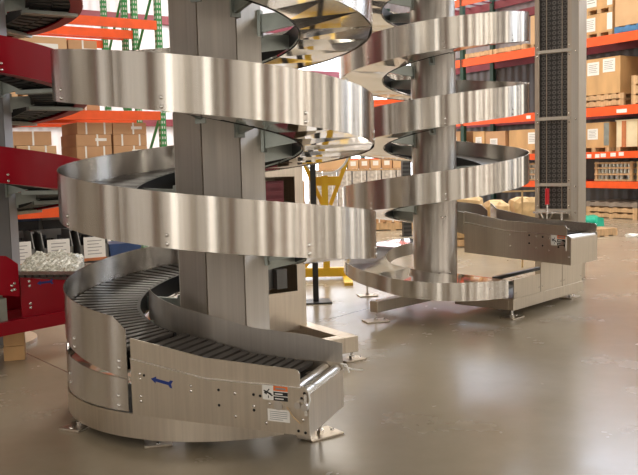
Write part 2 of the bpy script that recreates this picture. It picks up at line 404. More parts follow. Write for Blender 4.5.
def oct_column(root, rc, z0, z1, first, m, n=8):
    core = MB(); core.sweep([[circ(rc-.02, first+2*pi*k/n, z) for k in range(n)] for z in (z0, z1)])
    c = obj('column', core, M['black'], root)
    for k in range(n):
        a0 = first+2*pi*k/n; a1 = a0+2*pi/n
        p = (rc*cos(a0), rc*sin(a0)); q = (rc*cos(a1), rc*sin(a1)); L = sqrt((p[0]-q[0])**2+(p[1]-q[1])**2)
        ux = ((q[0]-p[0])/L, (q[1]-p[1])/L, 0); un = (ux[1], -ux[0], 0)
        obj('column_panel', MB().prism([(.0045, z0), (L-.0045, z0), (L-.0045, z1), (.0045, z1)], -.012, 0, (p[0], p[1], 0), ux, (0, 0, 1), un), M[m], c)
    return c
def foot(root, x, y, rz, top=.09, s=.11, rod=True):
    f = obj('foot_plate', MB().box((-s, -s*.7, 0), (s, s*.7, .012), rz), M['sheet'], root, (x, y, 0), bevel=.003)
    mb = MB().cyl((0, 0, .012), (0, 0, .03), .022, 6)
    if rod: mb.cyl((0, 0, .03), (0, 0, top), .011, 10)
    obj('levelling_bolt', mb, M['bolt'], f)
    bolt(f, (s*.75*cos(rz), s*.75*sin(rz), .012), (0, 0, 1), .012)
    return f
def flat_label(parent, o, ux, un, w, h, kind):
    """sticker lying on a panel: o is its lower left corner, ux runs right, un points out"""
    up = (0, 0, 1)
    def plate(nm, a0, b0, a1, b1, lift, mat, par): 
        return obj(nm, MB().prism([(a0*w, b0*h), (a1*w, b0*h), (a1*w, b1*h), (a0*w, b1*h)], lift, lift+.0006, o, ux, up, un), M[mat], par)
    p = plate('warning_label' if kind == 'warn' else 'data_label', 0, 0, 1, 1, .0004, 'paper', parent)
    if kind == 'warn':
        plate('label_header', .44, .66, 1, 1, .0012, 'label_orange', p)
        plate('header_print', .52, .76, .92, .88, .002, 'ink', p)
        plate('label_block', .44, .34, 1, .60, .0012, 'black', p); plate('label_block', .44, 0, 1, .28, .0012, 'black', p)
        plate('block_print', .5, .42, .8, .5, .002, 'paper', p); plate('block_print', .5, .1, .84, .17, .002, 'paper', p)
        mb = MB()
        for a, b, c, d, t in ((.06, .62, .36, .40, .05), (.12, .42, .28, .74, .04), (.20, .52, .40, .30, .05), (.24, .12, .24, .30, .03), (.08, .5, .18, .4, .06)):
            P = tuple(o[i]+ux[i]*a*w+up[i]*b*h+un[i]*.002 for i in range(3)); Q = tuple(o[i]+ux[i]*c*w+up[i]*d*h+un[i]*.002 for i in range(3))
            mb.bar(P, Q, t*w, .0006, un)
        obj('hand_pictogram', mb, M['black'], p)
    else:
        for b in (.78, .62, .46, .30, .14): plate('print_line', .1, b, .9-.2*(b < .2), b+.05, .0012, 'ink', p)
    return p

# ---- near steel spiral
NX, NY = -.5855, 4.931
near = thing('spiral_conveyor', 'large stainless steel spiral conveyor in front, with eight-sided column and its infeed end towards us', 'conveyor', (NX, NY, 0))
R = .93; PITCH = .67; H = .277
sN = Spiral(near, rad(-116), -1, .669, PITCH, R, .50, H, .153, .285, [rad(-103+45*k) for k in range(8)])
build_loops(sN, 4, 'guard', 'polish', 'black', rad(-100), 8)
oct_column(near, .285, .06, 3.9, rad(-103), 'column')
# base: skirt ring, return cover above it, feet
def ring(r0, r1, z0, z1, n=96):
    return MB().sweep([[circ(r0, 2*pi*k/n, z0), circ(r1, 2*pi*k/n, z0), circ(r1, 2*pi*k/n, z1), circ(r0, 2*pi*k/n, z1)] for k in range(n)], True)
SK = [rad(-66-2*k) for k in range(92)]
obj('base_ring', MB().sweep([[circ(.92, a, .055), circ(.935, a, .055), circ(.935, a, .182), circ(.92, a, .182)] for a in SK]), M['sheet'], near, smooth=40)
obj('base_plate', MB().sweep([[circ(.50, a, .17), circ(.925, a, .17), circ(.925, a, .178), circ(.50, a, .178)] for a in SK]), M['black'], near, smooth=40)
obj('column_base', MB().cyl((0, 0, .03), (0, 0, .06), .42, 32), M['sheet'], near, smooth=40)
zc = lambda t: .356+.42*t
rc_ = [[circ(.926, sN.A(t), .19), circ(.932, sN.A(t), .19), circ(.932, sN.A(t), zc(t)), circ(.926, sN.A(t), zc(t))] for t in [i/96 for i in range(32)]]
rcv = obj('return_cover', MB().sweep(rc_), M['guard'], near, smooth=40)
obj('cover_shelf', MB().sweep([[circ(.52, sN.A(t), zc(t)-.045), circ(.926, sN.A(t), zc(t)-.03), circ(.926, sN.A(t), zc(t)-.024), circ(.52, sN.A(t), zc(t)-.039)] for t in [i/96 for i in range(32)]]), M['polish'], rcv, smooth=40)
for a in (-120, -152):
    for z in (.215, .265): bolt(rcv, circ(.932, rad(a), z+(.03 if a < -140 else 0)), (cos(rad(a)), sin(rad(a)), 0))
for a, rr_ in ((-149, .90), (-111, .80), (150, .87), (90, .87)):
    foot(near, rr_*cos(rad(a)), rr_*sin(rad(a)), rad(a)+.6, .17, .10)
# infeed: straight run that leaves the lowest loop to the right
def infeed(root, A, d, n, L, Ls, W, zb0, zb1, zb2, ztop, zguard, bend, belt, outer=True, guard_far=None, zend=None):
    """A start on the side seen (local), d run direction, n across direction (to the hidden side). z arrays given at s=0, bend, L"""
    ux = (d[0], d[1], 0); un = (-n[0], -n[1], 0); o = (A[0], A[1], 0)
    P = lambda s, w, z: (A[0]+d[0]*s+n[0]*w, A[1]+d[1]*s+n[1]*w, z)
    poly = [(0, zb0), (L, zb2), (L, ztop[2]-.014), (L-.02, ztop[2]), (bend, ztop[1]), (0, ztop[0])]
    sp = obj('side_panel', MB().prism(poly, -.006, 0, o, ux, (0, 0, 1), un), M['sheet'], root)
    obj('panel_flange', MB().prism([(0, ztop[0]-.004), (bend, ztop[1]-.004), (L-.03, ztop[2]-.004), (L-.03, ztop[2]+.001), (bend, ztop[1]+.001), (0, ztop[0]+.001)], -.012, .004, o, ux, (0, 0, 1), un), M['bolt'], sp)
    g = [(0, ztop[0]), (bend, ztop[1]), (L-.045, ztop[2]), (L-.045, zguard[2]-.02), (L-.053, zguard[2]-.005), (L-.068, zguard[2]), (bend, zguard[1]), (0, zguard[0])]
    obj('guard', MB().prism(g, -.010, -.004, o, ux, (0, 0, 1), un), M['sheet'], root)
    A2 = P(0, W, 0)
    obj('side_panel', MB().prism([(0, zb0), (Ls, zb2), (Ls, ztop[2]), (bend, ztop[1]), (0, ztop[0])], -.006, 0, (A2[0], A2[1], 0), ux, (0, 0, 1), (n[0], n[1], 0)), M['sheet'], root)
    # end plate and the floor of the trough
    p = P(L, 0, 0); q = P(Ls, W, 0); w = sqrt((p[0]-q[0])**2+(p[1]-q[1])**2); ex = ((q[0]-p[0])/w, (q[1]-p[1])/w, 0); en = (ex[1], -ex[0], 0)
    zt = zend if zend is not None else belt[2]-.005
    obj('end_panel', MB().prism([(0, zb2), (w, zb2), (w, zt-.02), (0, zt-.02)], -.006, 0, p, ex, (0, 0, 1), en), M['sheet'], root)
    obj('end_flange', MB().prism([(0, zt-.022), (w, zt-.022), (w, zt-.016), (0, zt-.016)], -.03, .002, p, ex, (0, 0, 1), en), M['sheet'], root)
    obj('bed', MB().add([P(0, .01, belt[0]-.06), P(bend, .01, belt[1]-.05), P(Ls-.01, .01, belt[2]-.05), P(Ls-.01, W-.01, belt[2]-.05), P(bend, W-.01, belt[1]-.05), P(0, W-.01, belt[0]-.06)], [(0, 1, 4, 5), (1, 2, 3, 4)]), M['black'], root)
    mb = MB(); s = .02; pitch = .053
    zz = lambda s: belt[0]+(belt[1]-belt[0])*s/bend if s < bend else belt[1]+(belt[2]-belt[1])*(s-bend)/(L-bend)
    while s < Ls-.15:
        a, b = s, s+.034
        mb.add([P(a, .02, zz(a)-.02), P(b, .02, zz(b)-.02), P(b, W-.02, zz(b)-.02), P(a, W-.02, zz(a)-.02), P(a, .02, zz(a)), P(b, .02, zz(b)), P(b, W-.02, zz(b)), P(a, W-.02, zz(a))],
               [(3, 2, 1, 0), (4, 5, 6, 7), (0, 1, 5, 4), (1, 2, 6, 5), (2, 3, 7, 6), (3, 0, 4, 7)])
        s += pitch
    obj('slat_belt', mb, M['slat'], root)
    for k, s in enumerate((-.095, -.032)):
        o1 = P(L+s, .015, belt[2]-.022); o2 = P(Ls+s, W-.015, belt[2]-.022)
        obj('roller', MB().cyl(o1, o2, .026, 18), M['roller'], root, smooth=40)
    return sp, P, ux, un
ang = rad(-24); dN = (cos(ang), sin(ang)); nN = (-sin(ang), cos(ang))
A_ = (-.966-NX, 4.058-NY); LN = .985
sp, P, ux, un = infeed(near, A_, dN, nN, LN, .955, .49, .185, .185, .185, (.477, .412, .412), (.579, .510, .492), .44, (.516, .43, .40))
for s, z in ((.055, .40), (.055, .375), (.055, .285), (.055, .26), (.355, .365), (.355, .34), (.60, .35), (.60, .24), (.70, .30), (.765, .225), (.785, .320), (.955, .26), (.60, .352)):
    bolt(sp, P(s, -.0005, z), un, .008)
for s, z in ((.08, .395), (.51, .36), (.51, .285), (.70, .355), (.70, .28), (.735, .352), (.93, .205), (.965, .20), (.95, .36), (.965, .385)):
    bolt(sp, P(s, -.0003, z), un, .007, 'hole', 'hole')
arrow = [(-.065, .0), (-.035, .018), (-.035, .008), (.04, .008), (.05, .019), (.065, .019), (.055, 0), (.065, -.019), (.05, -.019), (.04, -.008), (-.035, -.008), (-.035, -.018)]
oa = P(.185, 0, .372); tl = rad(-9)
obj('direction_arrow', MB().prism([(x*cos(tl)-y*sin(tl), x*sin(tl)+y*cos(tl)) for x, y in arrow], .0004, .0012, oa, ux, (0, 0, 1), un), M['arrow'], sp)
flat_label(sp, P(.748, 0, .338), ux, un, .132, .070, 'warn')
flat_label(sp, P(.772, 0, .238), ux, un, .115, .058, 'data')
obj('bearing_cover', MB().cyl(P(.83, 0, .316), P(.83, -.005, .316), .022, 20), M['column'], sp, smooth=40)
obj('latch', MB().cyl(P(.935, 0, .33), P(.935, -.02, .33), .016, 12).cyl(P(.972, 0, .325), P(.972, -.024, .325), .018, 12).bar(P(.975, -.012, .385), P(.975, -.012, .285), .012, .012).bar(P(.945, -.01, .355), P(.972, -.01, .35), .01, .01), M['column'], sp)
obj('wire', MB().tube([P(.875, -.006, .315), P(.91, -.012, .272), P(.945, -.012, .245)], .0022, 6), M['kraft'], sp)
obj('cable_tie', MB().tube([P(.975, .0, .405), P(.99, -.01, .395), P(1.0, -.015, .36), P(.99, -.018, .33)], .004, 6).tube([P(.96, .03, .41), P(.985, .02, .42), P(1.05, .05, .43)], .003, 6), M['white'], near)
obj('cable_tie', MB().tube([P(.95, .47, .41), P(.97, .50, .40), P(.985, .5, .36)], .004, 6).tube([P(.96, .49, .395), P(1.0, .51, .375), P(1.05, .53, .37)], .003, 6), M['white'], near)
obj('belt_sticker', MB().bar(P(.30, .20, .4585), P(.335, .20, .4525), .012, .002), M['bluep'], near)
foot(near, *P(.80, .53, 0)[:2], rad(-24+60), .15, .105)
obj('end_leg', MB().box((-.04, -.03, .012), (.04, .03, .36), ang, P(.76, .44, 0)), M['sheet'], near)
# inner guard: curls round the column, then runs along the far side of the infeed
ig = []
for a in range(-160, -113, 4):
    t = (-116-a)/360.; z = .669-.153+.67*t
    ig.append((.455*cos(rad(a)), .455*sin(rad(a)), z))
pts = ig + [P(s, .483, .516-.0) for s in ()]
for s in (.10, .20, .30, .44, .55, .75, .955):
    zb = .516+(.43-.516)*s/.44 if s < .44 else .43-.03*(s-.44)/.515
    q = P(s, .487, zb); pts.append(q)
rings = []
for i, p in enumerate(pts):
    a = pts[max(0, i-1)]; b = pts[min(len(pts)-1, i+1)]; tx, ty = b[0]-a[0], b[1]-a[1]; l = sqrt(tx*tx+ty*ty); nx, ny = -ty/l*.004, tx/l*.004
    top = p[2]+(.02 if i == 0 else .132)-.02*(i == len(pts)-1)
    rings.append([(p[0], p[1], p[2]-.05), (p[0]+nx, p[1]+ny, p[2]-.05), (p[0]+nx, p[1]+ny, top), (p[0], p[1], top)])
obj('inner_guard', MB().sweep(rings), M['column'], near, smooth=35)
# drive housing and open base frame behind the column
def local(p): return (p[0]-NX, p[1]-NY)
hp = local((-.112, 6.295))
def hbox(mb, a0, b0, z0, a1, b1, z1, base=hp): return mb.box((a0, b0, z0), (a1, b1, z1), YAW, (base[0], base[1], 0))
hs = MB(); hbox(hs, -.56, 0, .15, 0, .012, .45); hbox(hs, -.075, 0, .45, 0, .012, 1.40); hbox(hs, -.56, 0, .45, -.47, .012, 1.40); hbox(hs, -.012, .012, .15, 0, .42, 1.40)
hbox(hs, -.56, .012, .15, -.548, .42, 1.40); hbox(hs, -.56, .408, .15, 0, .42, 1.40); hbox(hs, -.56, 0, 1.40, 0, .42, 1.412); hbox(hs, -.47, 0, 1.33, -.075, .012, 1.40)
dh = obj('drive_housing', hs, M['sheet'], near)
mo = MB(); c0 = (hp[0]-.26*E1[0]+.2*E2[0], hp[1]-.26*E1[1]+.2*E2[1])
mo.cyl((c0[0], c0[1], .47), (c0[0], c0[1], .86), .09, 16); hbox(mo, -.40, .08, .47, -.27, .30, .66)
obj('drive_motor', mo, M['binp'], dh, smooth=40)
obj('control_box', hbox(MB(), -.22, .06, .47, -.13, .2, .62), M['binp'], dh)
gm = MB()
hbox(gm, -.44, .09, .92, -.12, .11, 1.3)
for kz in range(6): hbox(gm, -.42, .06, .95+kz*.06, -.14, .09, .98+kz*.06)
obj('gear_rack', gm, M['maroon'], dh)
bf = MB()
def fb(a0, b0, z0, a1, b1, z1): hbox(bf, a0, b0, z0, a1, b1, z1)
fb(-.06, -.60, .065, .06, .42, .18); fb(-.60, -.60, .065, -.06, -.50, .18); fb(-.62, -.60, .065, -.52, .42, .18); fb(-.52, .32, .065, -.06, .42, .18)
obj('base_frame', bf, M['sheet'], near, bevel=.004)
for p in ((.215, 5.84), (-.45, 6.5), (-.05, 6.6)):
    q = local(p); foot(near, q[0], q[1], YAW, .07, .09)

# ---- far steel spiral, the mirror image
FX, FY = 1.176, 8.28
bolt_src.clear()
far = thing('spiral_conveyor', 'stainless steel spiral conveyor standing behind on the right, with a round column', 'conveyor', (FX, FY, 0))
sF = Spiral(far, rad(44), 1, .912, PITCH, R, .50, H, .153, .222, [rad(-100+60*k) for k in range(6)])
build_loops(sF, 4, 'guard', 'polish', 'black', rad(-92), 8)
obj('inner_guard', sF.strip(.490, .498, -H, -.05, 0, .24), M['sheet'], far, smooth=40)
cF = obj('column', MB().cyl((0, 0, .09), (0, 0, 3.9), .222, 48), M['column'], far, smooth=40)
for z, a in ((.86, -80), (.86, -70), (.30, -118), (.30, -88), (.30, -58)):
    bolt(cF, circ(.222, rad(a), z), (cos(rad(a)), sin(rad(a)), 0), .012)
# lower return disc: falls as it comes round from behind to the front
def zd(a):   # top height by angle in degrees, 100 (behind) .. 310 (front right)
    tab = ((100, .56), (140, .52), (180, .45), (196, .423), (223, .38), (242, .335), (265, .314), (306, .301))
    for (a0, z0), (a1, z1) in zip(tab, tab[1:]):
        if a <= a1: return z0+(z1-z0)*(a-a0)/(a1-a0)
    return .301
def zdb(a): return zd(a)-(.13+.04*max(0, min(1, (a-196)/80)))
def rd(a): return .50-.20*max(0, min(1, (a-205)/45))
AA = [100+2*k for k in range(105)]
dk = obj('return_guard', MB().sweep([[circ(.926, rad(a), zdb(a)), circ(.932, rad(a), zdb(a)), circ(.932, rad(a), zd(a)), circ(.926, rad(a), zd(a))] for a in AA]), M['guard'], far, smooth=40)
obj('return_tray', MB().sweep([[circ(rd(a), rad(a), zd(a)-.012), circ(.926, rad(a), zd(a)-.012), circ(.926, rad(a), zd(a)-.004), circ(rd(a), rad(a), zd(a)-.004)] for a in AA]), M['polish'], far, smooth=40)
obj('rim_plate', MB().sweep([[circ(rd(a)-.008, rad(a), zdb(a)), circ(rd(a), rad(a), zdb(a)), circ(rd(a), rad(a), zd(a)-.004), circ(rd(a)-.008, rad(a), zd(a)-.004)] for a in AA]), M['column'], far, smooth=40)
for a in (-148, -104, -66): bolt(dk, circ(.932, rad(a), zdb(a+360)+.1), (cos(rad(a)), sin(rad(a)), 0))
# infeed of the far spiral: near side seen, runs right and towards us
fa = rad(-46); dF = (cos(fa), sin(fa)); nF = (-sin(fa), cos(fa))
AF = (.50*cos(rad(44)), .50*sin(rad(44)))
sp, P, ux, un = infeed(far, AF, dF, nF, 1.229, 1.229, .52, .44, .42, .39, (.765, .70, .672), (.875, .795, .765), .50, (.76, .69, .665))
for s, z in ((.56, .655), (.56, .54), (.86, .655), (.86, .535), (.995, .64), (.995, .52), (1.21, .47), (1.21, .735)):
    bolt(sp, P(s, -.0005, z), un, .009)
for s, z in ((.78, .66), (.78, .58), (.93, .65), (.93, .565), (1.13, .60), (1.17, .57), (1.10, .56)):
    bolt(sp, P(s, -.0003, z), un, .01, 'hole', 'hole')
flat_label(sp, P(1.02, 0, .575), ux, un, .15, .10, 'warn')
obj('latch', MB().cyl(P(1.15, 0, .60), P(1.15, -.02, .60), .018, 12).bar(P(1.185, -.012, .66), P(1.185, -.012, .53), .014, .014), M['column'], sp)
# tall outer guard along its far side
gp = [(-.02, .66), (1.21, .66), (1.225, .70), (1.225, .745), (1.21, .755), (.55, .79), (.06, .875), (.0, .93), (-.02, .935)]
Ao = P(0, .43, 0)
Ao = P(0, .515, 0)
obj('outer_guard', MB().prism(gp, -.003, .003, (Ao[0], Ao[1], 0), ux, (0, 0, 1), un), M['guard'], far)

# the far machine is a size smaller than the near one
KF = .95; FDZ = .072; seen = set()
for o_ in [q for c_ in far.children for q in [c_]+list(c_.children)+[g for d_ in c_.children for g in d_.children]]:
    o_.location = (o_.location.x*KF, o_.location.y*KF, o_.location.z*KF+(FDZ if o_.parent == far else 0))
    if o_.data.name not in seen:
        seen.add(o_.data.name)
        for v_ in o_.data.vertices: v_.co *= KF
FX, FY = FX*KF, FY*KF; far.location = (FX, FY, 0); bolt_src.clear()
# base arms and feet
def fl(p): return (p[0]-FX, p[1]-FY)
bm = MB(); e = fl((.47, 7.22)); bm.bar((e[0], e[1], .135), (.0, .0, .135), .09, .10)
obj('base_arm', bm, M['sheet'], far, bevel=.004); foot(far, e[0]+.02, e[1]+.02, .3, .09, .11)
e2_ = fl((.55, 8.63)); obj('base_arm', MB().bar((e2_[0], e2_[1], .2), (0, 0, .2), .08, .09), M['sheet'], far); foot(far, fl((.50, 8.63))[0], fl((.50, 8.63))[1], .2, .32, .10)
ba = rad(46.8); bd_ = (cos(ba), sin(ba)); bo = fl((1.713, 7.20))
def bx(mb, a0, b0, z0, a1, b1, z1): return mb.box((a0, b0, z0), (a1, b1, z1), ba, (bo[0], bo[1], 0))
mb = MB(); bx(mb, 0, 0, .07, 1.38, .05, .17); bx(mb, 0, .05, .07, .05, .62, .17); bx(mb, 1.33, .05, .07, 1.38, .62, .17); bx(mb, 0, .57, .07, 1.33, .62, .17)
obj('base_frame', mb, M['sheet'], far, bevel=.003)
for a0, a1, z1 in ((.02, .50, .345), (.51, .93, .445), (.94, 1.36, .445)):
    pn = obj('cover_panel', bx(MB(), a0, .004, .172, a1, .012, z1), M['sheet'], far)
    for a in (a0+.03, a1-.03):
        q = (bo[0]+bd_[0]*a+bd_[1]*.0, bo[1]+bd_[1]*a-bd_[0]*.0); bolt(pn, (bo[0]+bd_[0]*a+bd_[1]*(-.004), bo[1]+bd_[1]*a-bd_[0]*(-.004), .225), (bd_[1], -bd_[0], 0), .007)
obj('bed', bx(MB(), .05, .05, .10, 1.31, .57, .11), M['black'], far)
for b, z, m_ in ((.16, .27, 'sheet'), (.25, .26, 'dull'), (.42, .29, 'blackm')):
    obj('guide_bar', bx(MB(), .42, b, z-.03, 1.32, b+.05, z), M[m_], far)
f_ = fl((1.71, 7.24)); foot(far, f_[0], f_[1], ba, .07, .10); f_ = fl((2.52, 8.2)); foot(far, f_[0], f_[1], ba, .07, .10)
# ---- red spiral at the left edge
RX, RY = -2.826, 6.71
red = thing('spiral_conveyor', 'red painted spiral conveyor cut off by the left edge, with a grey column', 'conveyor', (RX, RY, 0))
sR = Spiral(red, rad(-50), -1, .80, .795, .95, .50, .265, .16, .345, [rad(-15+45*k) for k in range(8)])
build_loops(sR, 4, 'red', 'red', 'black', rad(-46-6), 5, chain=True)
oct_column(red, .345, 0, 4.1, rad(-16), 'greypaint')
obj('column_base', ring(.30, .44, 0, .03), M['sheet'], red, smooth=40)
ra = rad(48); dR = (cos(ra), sin(ra)); AR = (.935*cos(rad(-46))-.05, .935*sin(rad(-46)))
o = (AR[0], AR[1], 0); ux = (dR[0], dR[1], 0); un = (dR[1], -dR[0], 0)
rp = obj('side_panel', MB().prism([(0, .325), (.9, .36), (.9, .52), (.38, .57), (0, .635)], -.006, 0, o, ux, (0, 0, 1), un), M['red'], red)
nR = (-dR[1], dR[0])
PR = lambda s, w, z: (AR[0]+dR[0]*s+nR[0]*w, AR[1]+dR[1]*s+nR[1]*w, z)
obj('side_panel', MB().prism([(0, .325), (.9, .36), (.9, .52), (.38, .57), (0, .635)], -.006, 0, PR(0, .42, 0), ux, (0, 0, 1), un), M['red'], red)
for s, z in ((.07, .60), (.07, .565), (.07, .43), (.07, .40), (.385, .53)): bolt(rp, PR(s, -.0005, z), un, .012)
arr = obj('direction_arrow', MB().prism([(x*1.05, y) for x, y in arrow], .0004, .0012, PR(.20, 0, .575), ux, (0, 0, 1), un), M['arrow'], rp)
mb = MB(); s = .0
while s < .86:
    z = .655-.115*s; mb.add([PR(s, .01, z-.02), PR(s+.04, .01, z-.025), PR(s+.04, .41, z-.025), PR(s, .41, z-.02), PR(s, .01, z), PR(s+.04, .01, z-.005), PR(s+.04, .41, z-.005), PR(s, .41, z)],
        [(3, 2, 1, 0), (4, 5, 6, 7), (0, 1, 5, 4), (1, 2, 6, 5), (2, 3, 7, 6), (3, 0, 4, 7)]); s += .058
obj('slat_belt', mb, M['slat'], red)
obj('bed', MB().add([PR(0, .01, .60), PR(.88, .01, .50), PR(.88, .41, .50), PR(0, .41, .60)], [(0, 1, 2, 3)]), M['black'], red)
obj('base_rail', MB().bar(PR(-.65, -.02, .275), PR(.9, -.02, .295), .05, .10).bar(PR(-.65, .4, .275), PR(.9, .4, .295), .05, .10), M['red'], red)
gb = obj('gearbox', MB().box((-.09, -.07, .325), (.05, .07, .50), ra, PR(-.17, .06, 0)).cyl(PR(-.17, .06, .5), PR(-.17, .06, .53), .05, 14), M['dull'], red)
# timber blocks under its rail
for i, z in enumerate((0, .112)):
    o_ = obj('timber_block', MB().box((-.075, -.06, 0), (.075, .06, .11)), M['ply'], None, (-2.335, 6.14, z), .25+.06*i, bevel=.004)
    tag(o_, ('short timber block lying on the floor beneath the red rail', 'upper timber block carrying the red rail, on top of another block')[i], 'block')

# ------------------------------------------------------------------ lift tower
tw = thing('lift_tower', 'tall stainless lift tower with black belt behind mesh windows', 'lift tower', (2.545, 9.62, 0), rad(-34))
TW, TD, TH = .505, .30, 4.6
t_ = MB()
t_.box((0, 0, 0), (.05, TD, TH)); t_.box((.395, 0, 0), (TW, .012, TH)); t_.box((TW-.012, .012, 0), (TW, TD, TH)); t_.box((.05, TD-.012, 0), (TW-.012, TD, TH)); t_.box((.05, 0, 0), (.395, .012, .70))
obj('frame', t_, M['sheet'], tw)
obj('side_strip', MB().box((.425, -.004, 0), (.495, 0, TH)), M['column'], tw)
zs = (.80, 1.10, 1.86, 2.62, 3.4, 4.2)
for z0, z1 in zip(zs, zs[1:]):
    p_ = obj('belt_window', MB().box((.052, .03, z0+.02), (.393, .05, z1-.02)), M['belt'], tw)
    fr = MB()
    for x, q in ((.045, .008), (.135, .003), (.315, .003), (.385, .008)): fr.box((x-q, .004, z0), (x+q, .02, z1))
    for z in (z0, z1-.02): fr.box((.037, .004, z), (.393, .02, z+.02))
    obj('window_frame', fr, M['sheet'], tw)
for z in zs:
    cb = obj('crossbar', MB().box((.02, -.014, z-.016), (.42, .004, z+.016)), M['column'], tw)
    for x in (.035, .40):
        for dz in (-.05, .05): bolt(cb, (x, -.002, z+dz), (0, -1, 0), .010)
    bolt(tw, (.475, -.004, z-.02), (0, -1, 0), .010)
lv = obj('lever', MB().cyl((.175, -.09, .70), (.175, -.085, .90), .012, 10), M['bolt'], tw)
obj('lever_grip', MB().cyl((.175, -.086, .875), (.175, -.083, 1.06), .024, 14), M['grip'], lv, smooth=40)
obj('lever_tip', MB().cyl((.175, -.09, .68), (.175, -.09, .705), .026, 12), M['teal'], lv)
mb = MB().box((.02, -.13, .775), (.42, 0, .795)); mb.tube([(.10, -.1, .78), (.135, -.1, .72), (.125, -.1, .68)], .012, 8); mb.tube([(.25, -.1, .78), (.22, -.1, .73), (.20, -.1, .69)], .012, 8); mb.cyl((.345, -.1, .78), (.345, -.1, .68), .014, 10); mb.cyl((.345, -.1, .685), (.345, -.1, .665), .03, 10)
obj('clamp_bracket', mb, M['bolt'], tw)

# ------------------------------------------------------------------ stand and yellow cradle between the spirals
st = thing('black_stand', 'black steel post on a square base plate, standing on the open floor', 'stand', (-.045, 8.32, 0))
obj('post', MB().box((-.03, -.02, .015), (.028, .02, 1.62)), M['blackm'], st)
obj('base_plate', MB().box((-.12, -.13, 0), (.15, .13, .015), .12), M['blackm'], st, bevel=.004)
obj('bracket', MB().box((.028, -.02, .47), (.17, .02, .51)), M['blackm'], st)
yc = thing('yellow_cradle', 'yellow steel cradle frame with bracing arms, holding a white hoop', 'stand', (.08, 10.0, 0))
obj('base_rail', MB().box((-.55, -.05, .03), (.30, .05, .135)), M['yellow'], yc)
for x in (.20, -.55): obj('base_foot', MB().box((x, -.62, 0), (x+.10, .62, .035)), M['yellow'], yc)
obj('post', MB().box((-.035, -.035, .13), (.045, .035, 1.265)), M['yellow'], yc)
obj('cross_arm', MB().box((-.17, .035, 1.14), (.20, .13, 1.25)), M['yellow'], yc)
for x0, z0, x1, z1 in ((.31, 1.50, .07, .90), (-.24, 1.42, -.02, .90), (-.28, .13, -.03, .40)):
    obj('brace', MB().bar((x0, .1, z0), (x1, .1, z1), .05, .05), M['yellow'], yc)
hp_ = tag(obj('hoop', MB().sweep([[((.29+dr)*cos(a), dy, (.29+dr)*sin(a)) for dr, dy in ((-.012, -.06), (.012, -.06), (.012, .06), (-.012, .06))] for a in [2*pi*k/40 for k in range(40)]], True), M['white'], None, (.10, 10.0, 1.572), smooth=40), 'white hoop standing upright in the yellow cradle', 'hoop')
bp = thing('perforated_post', 'black perforated rack post far behind, between the two steel spirals', 'post', (1.65, 15.3, 0), .2)
obj('post', MB().box((-.08, -.05, 0), (.08, .05, 2.2)), M['black_perf'], bp)
obj('foot_plate', MB().box((-.12, -.09, 0), (.12, .09, .012)), M['blackm'], bp)

# ------------------------------------------------------------------ pallet racks
def post(parent, a, b, z1, w=.085, m='green'):
    """perforated upright at rack position (a along, b deep)"""
    obj('upright', MB().box((-w/2, -w/2, 0), (w/2, w/2, z1)), M[m+'_perf'], parent, (a, b, 0))
    obj('post_foot', MB().box((a-.09, b-.07, 0), (a+.09, b+.07, .012)), M[m], parent)
def rack(label, q, rz, ups, depth, zp, levels, a0, a1, zig=True, m='green', rear='orange', deck=True):
    r = thing('pallet_rack', label, 'rack', (q[0], q[1], 0), rz)
    for a in ups:
        post(r, a, 0, zp, m=m); post(r, a, depth, zp, m=m)
        z = .3; up = True
        while zig and z < zp-1.0:
            obj('brace', MB().bar((a, .04 if up else depth-.04, z), (a, depth-.04 if up else .04, z+.95), .03, .03), M[m], r); z += .95; up = not up
    for zt, hh in levels:
        obj('beam', MB().box((a0, -.045, zt-hh), (a1, .0, zt)).box((a0, 0, zt-hh), (a1, .02, zt-hh+.02)), M['orange'], r)
        obj('beam', MB().box((a0, depth-.02, zt-hh), (a1, depth+.045, zt)), M[rear], r)
        if deck:
            mb = MB(); a = a0+.04
            while a < a1: mb.box((a-.005, 0, zt-.008), (a+.005, depth, zt)); a += .16
            for b in (.2, .5, .8): mb.box((a0, b-.005, zt-.012), (a1, b+.005, zt-.004))
            obj('wire_deck', mb, M['dull'], r)
    return r
LQ = (-2.4, 12.0)
rack('front pallet rack on the left, its orange beams ending at a green upright', ab(LQ, .06, 0)[:2], YAW, (.12, -2.75), .93, 5.2, ((.90, .13), (2.22, .125), (3.51, .125)), -2.75, .08, deck=False)
rack('second pallet rack on the left, backing onto the first, green uprights and orange beams', ab(LQ, .07, 1.12)[:2], YAW, (.02, -2.85), .95, 5.2, ((.90, .13), (2.22, .125), (3.51, .125)), -2.85, -.02, deck=False)
RQ = (6.129, 18.813)
rr = rack('long orange pallet rack along the right wall, loaded with crates and pallets', RQ, YAW+pi/2, (), 1.1, 6.3, (), 0, 0)
# the right rack's own frame: local x runs left and away (E2), local y runs towards us (-E1), so depth is negative y
def rpart(name, m, fn):
    mb = MB(); fn(mb); return obj(name, mb, M[m], rr)
for a in (4.0, 8.6, -2.9):
    for b in (.0, -1.1):
        p = obj('upright', MB().box((a-.06, b-.05, 0), (a+.06, b+.05, 6.2)), M['dgreen'], rr)
for zt, hh in ((.83, .15), (1.49, .15), (2.48, .20), (4.03, .20), (5.62, .2)):
    for x0, x1 in ((-2.9, 4.0), (4.0, 8.6)):
        bmh = obj('beam', MB().box((x0, 0, zt-hh), (x1, .05, zt)), M['orange'], rr)
        obj('beam', MB().box((x0, -1.15, zt-hh), (x1, -1.1, zt)), M['maroon'], rr)  # rear beam, its shade painted in as maroon
    mb = MB(); a = -2.3
    while a < 8.5: mb.box((a-.03, -1.1, zt-.03), (a+.03, 0, zt-.004)); a += .45
    obj('deck_support', mb, M['maroon'], rr)
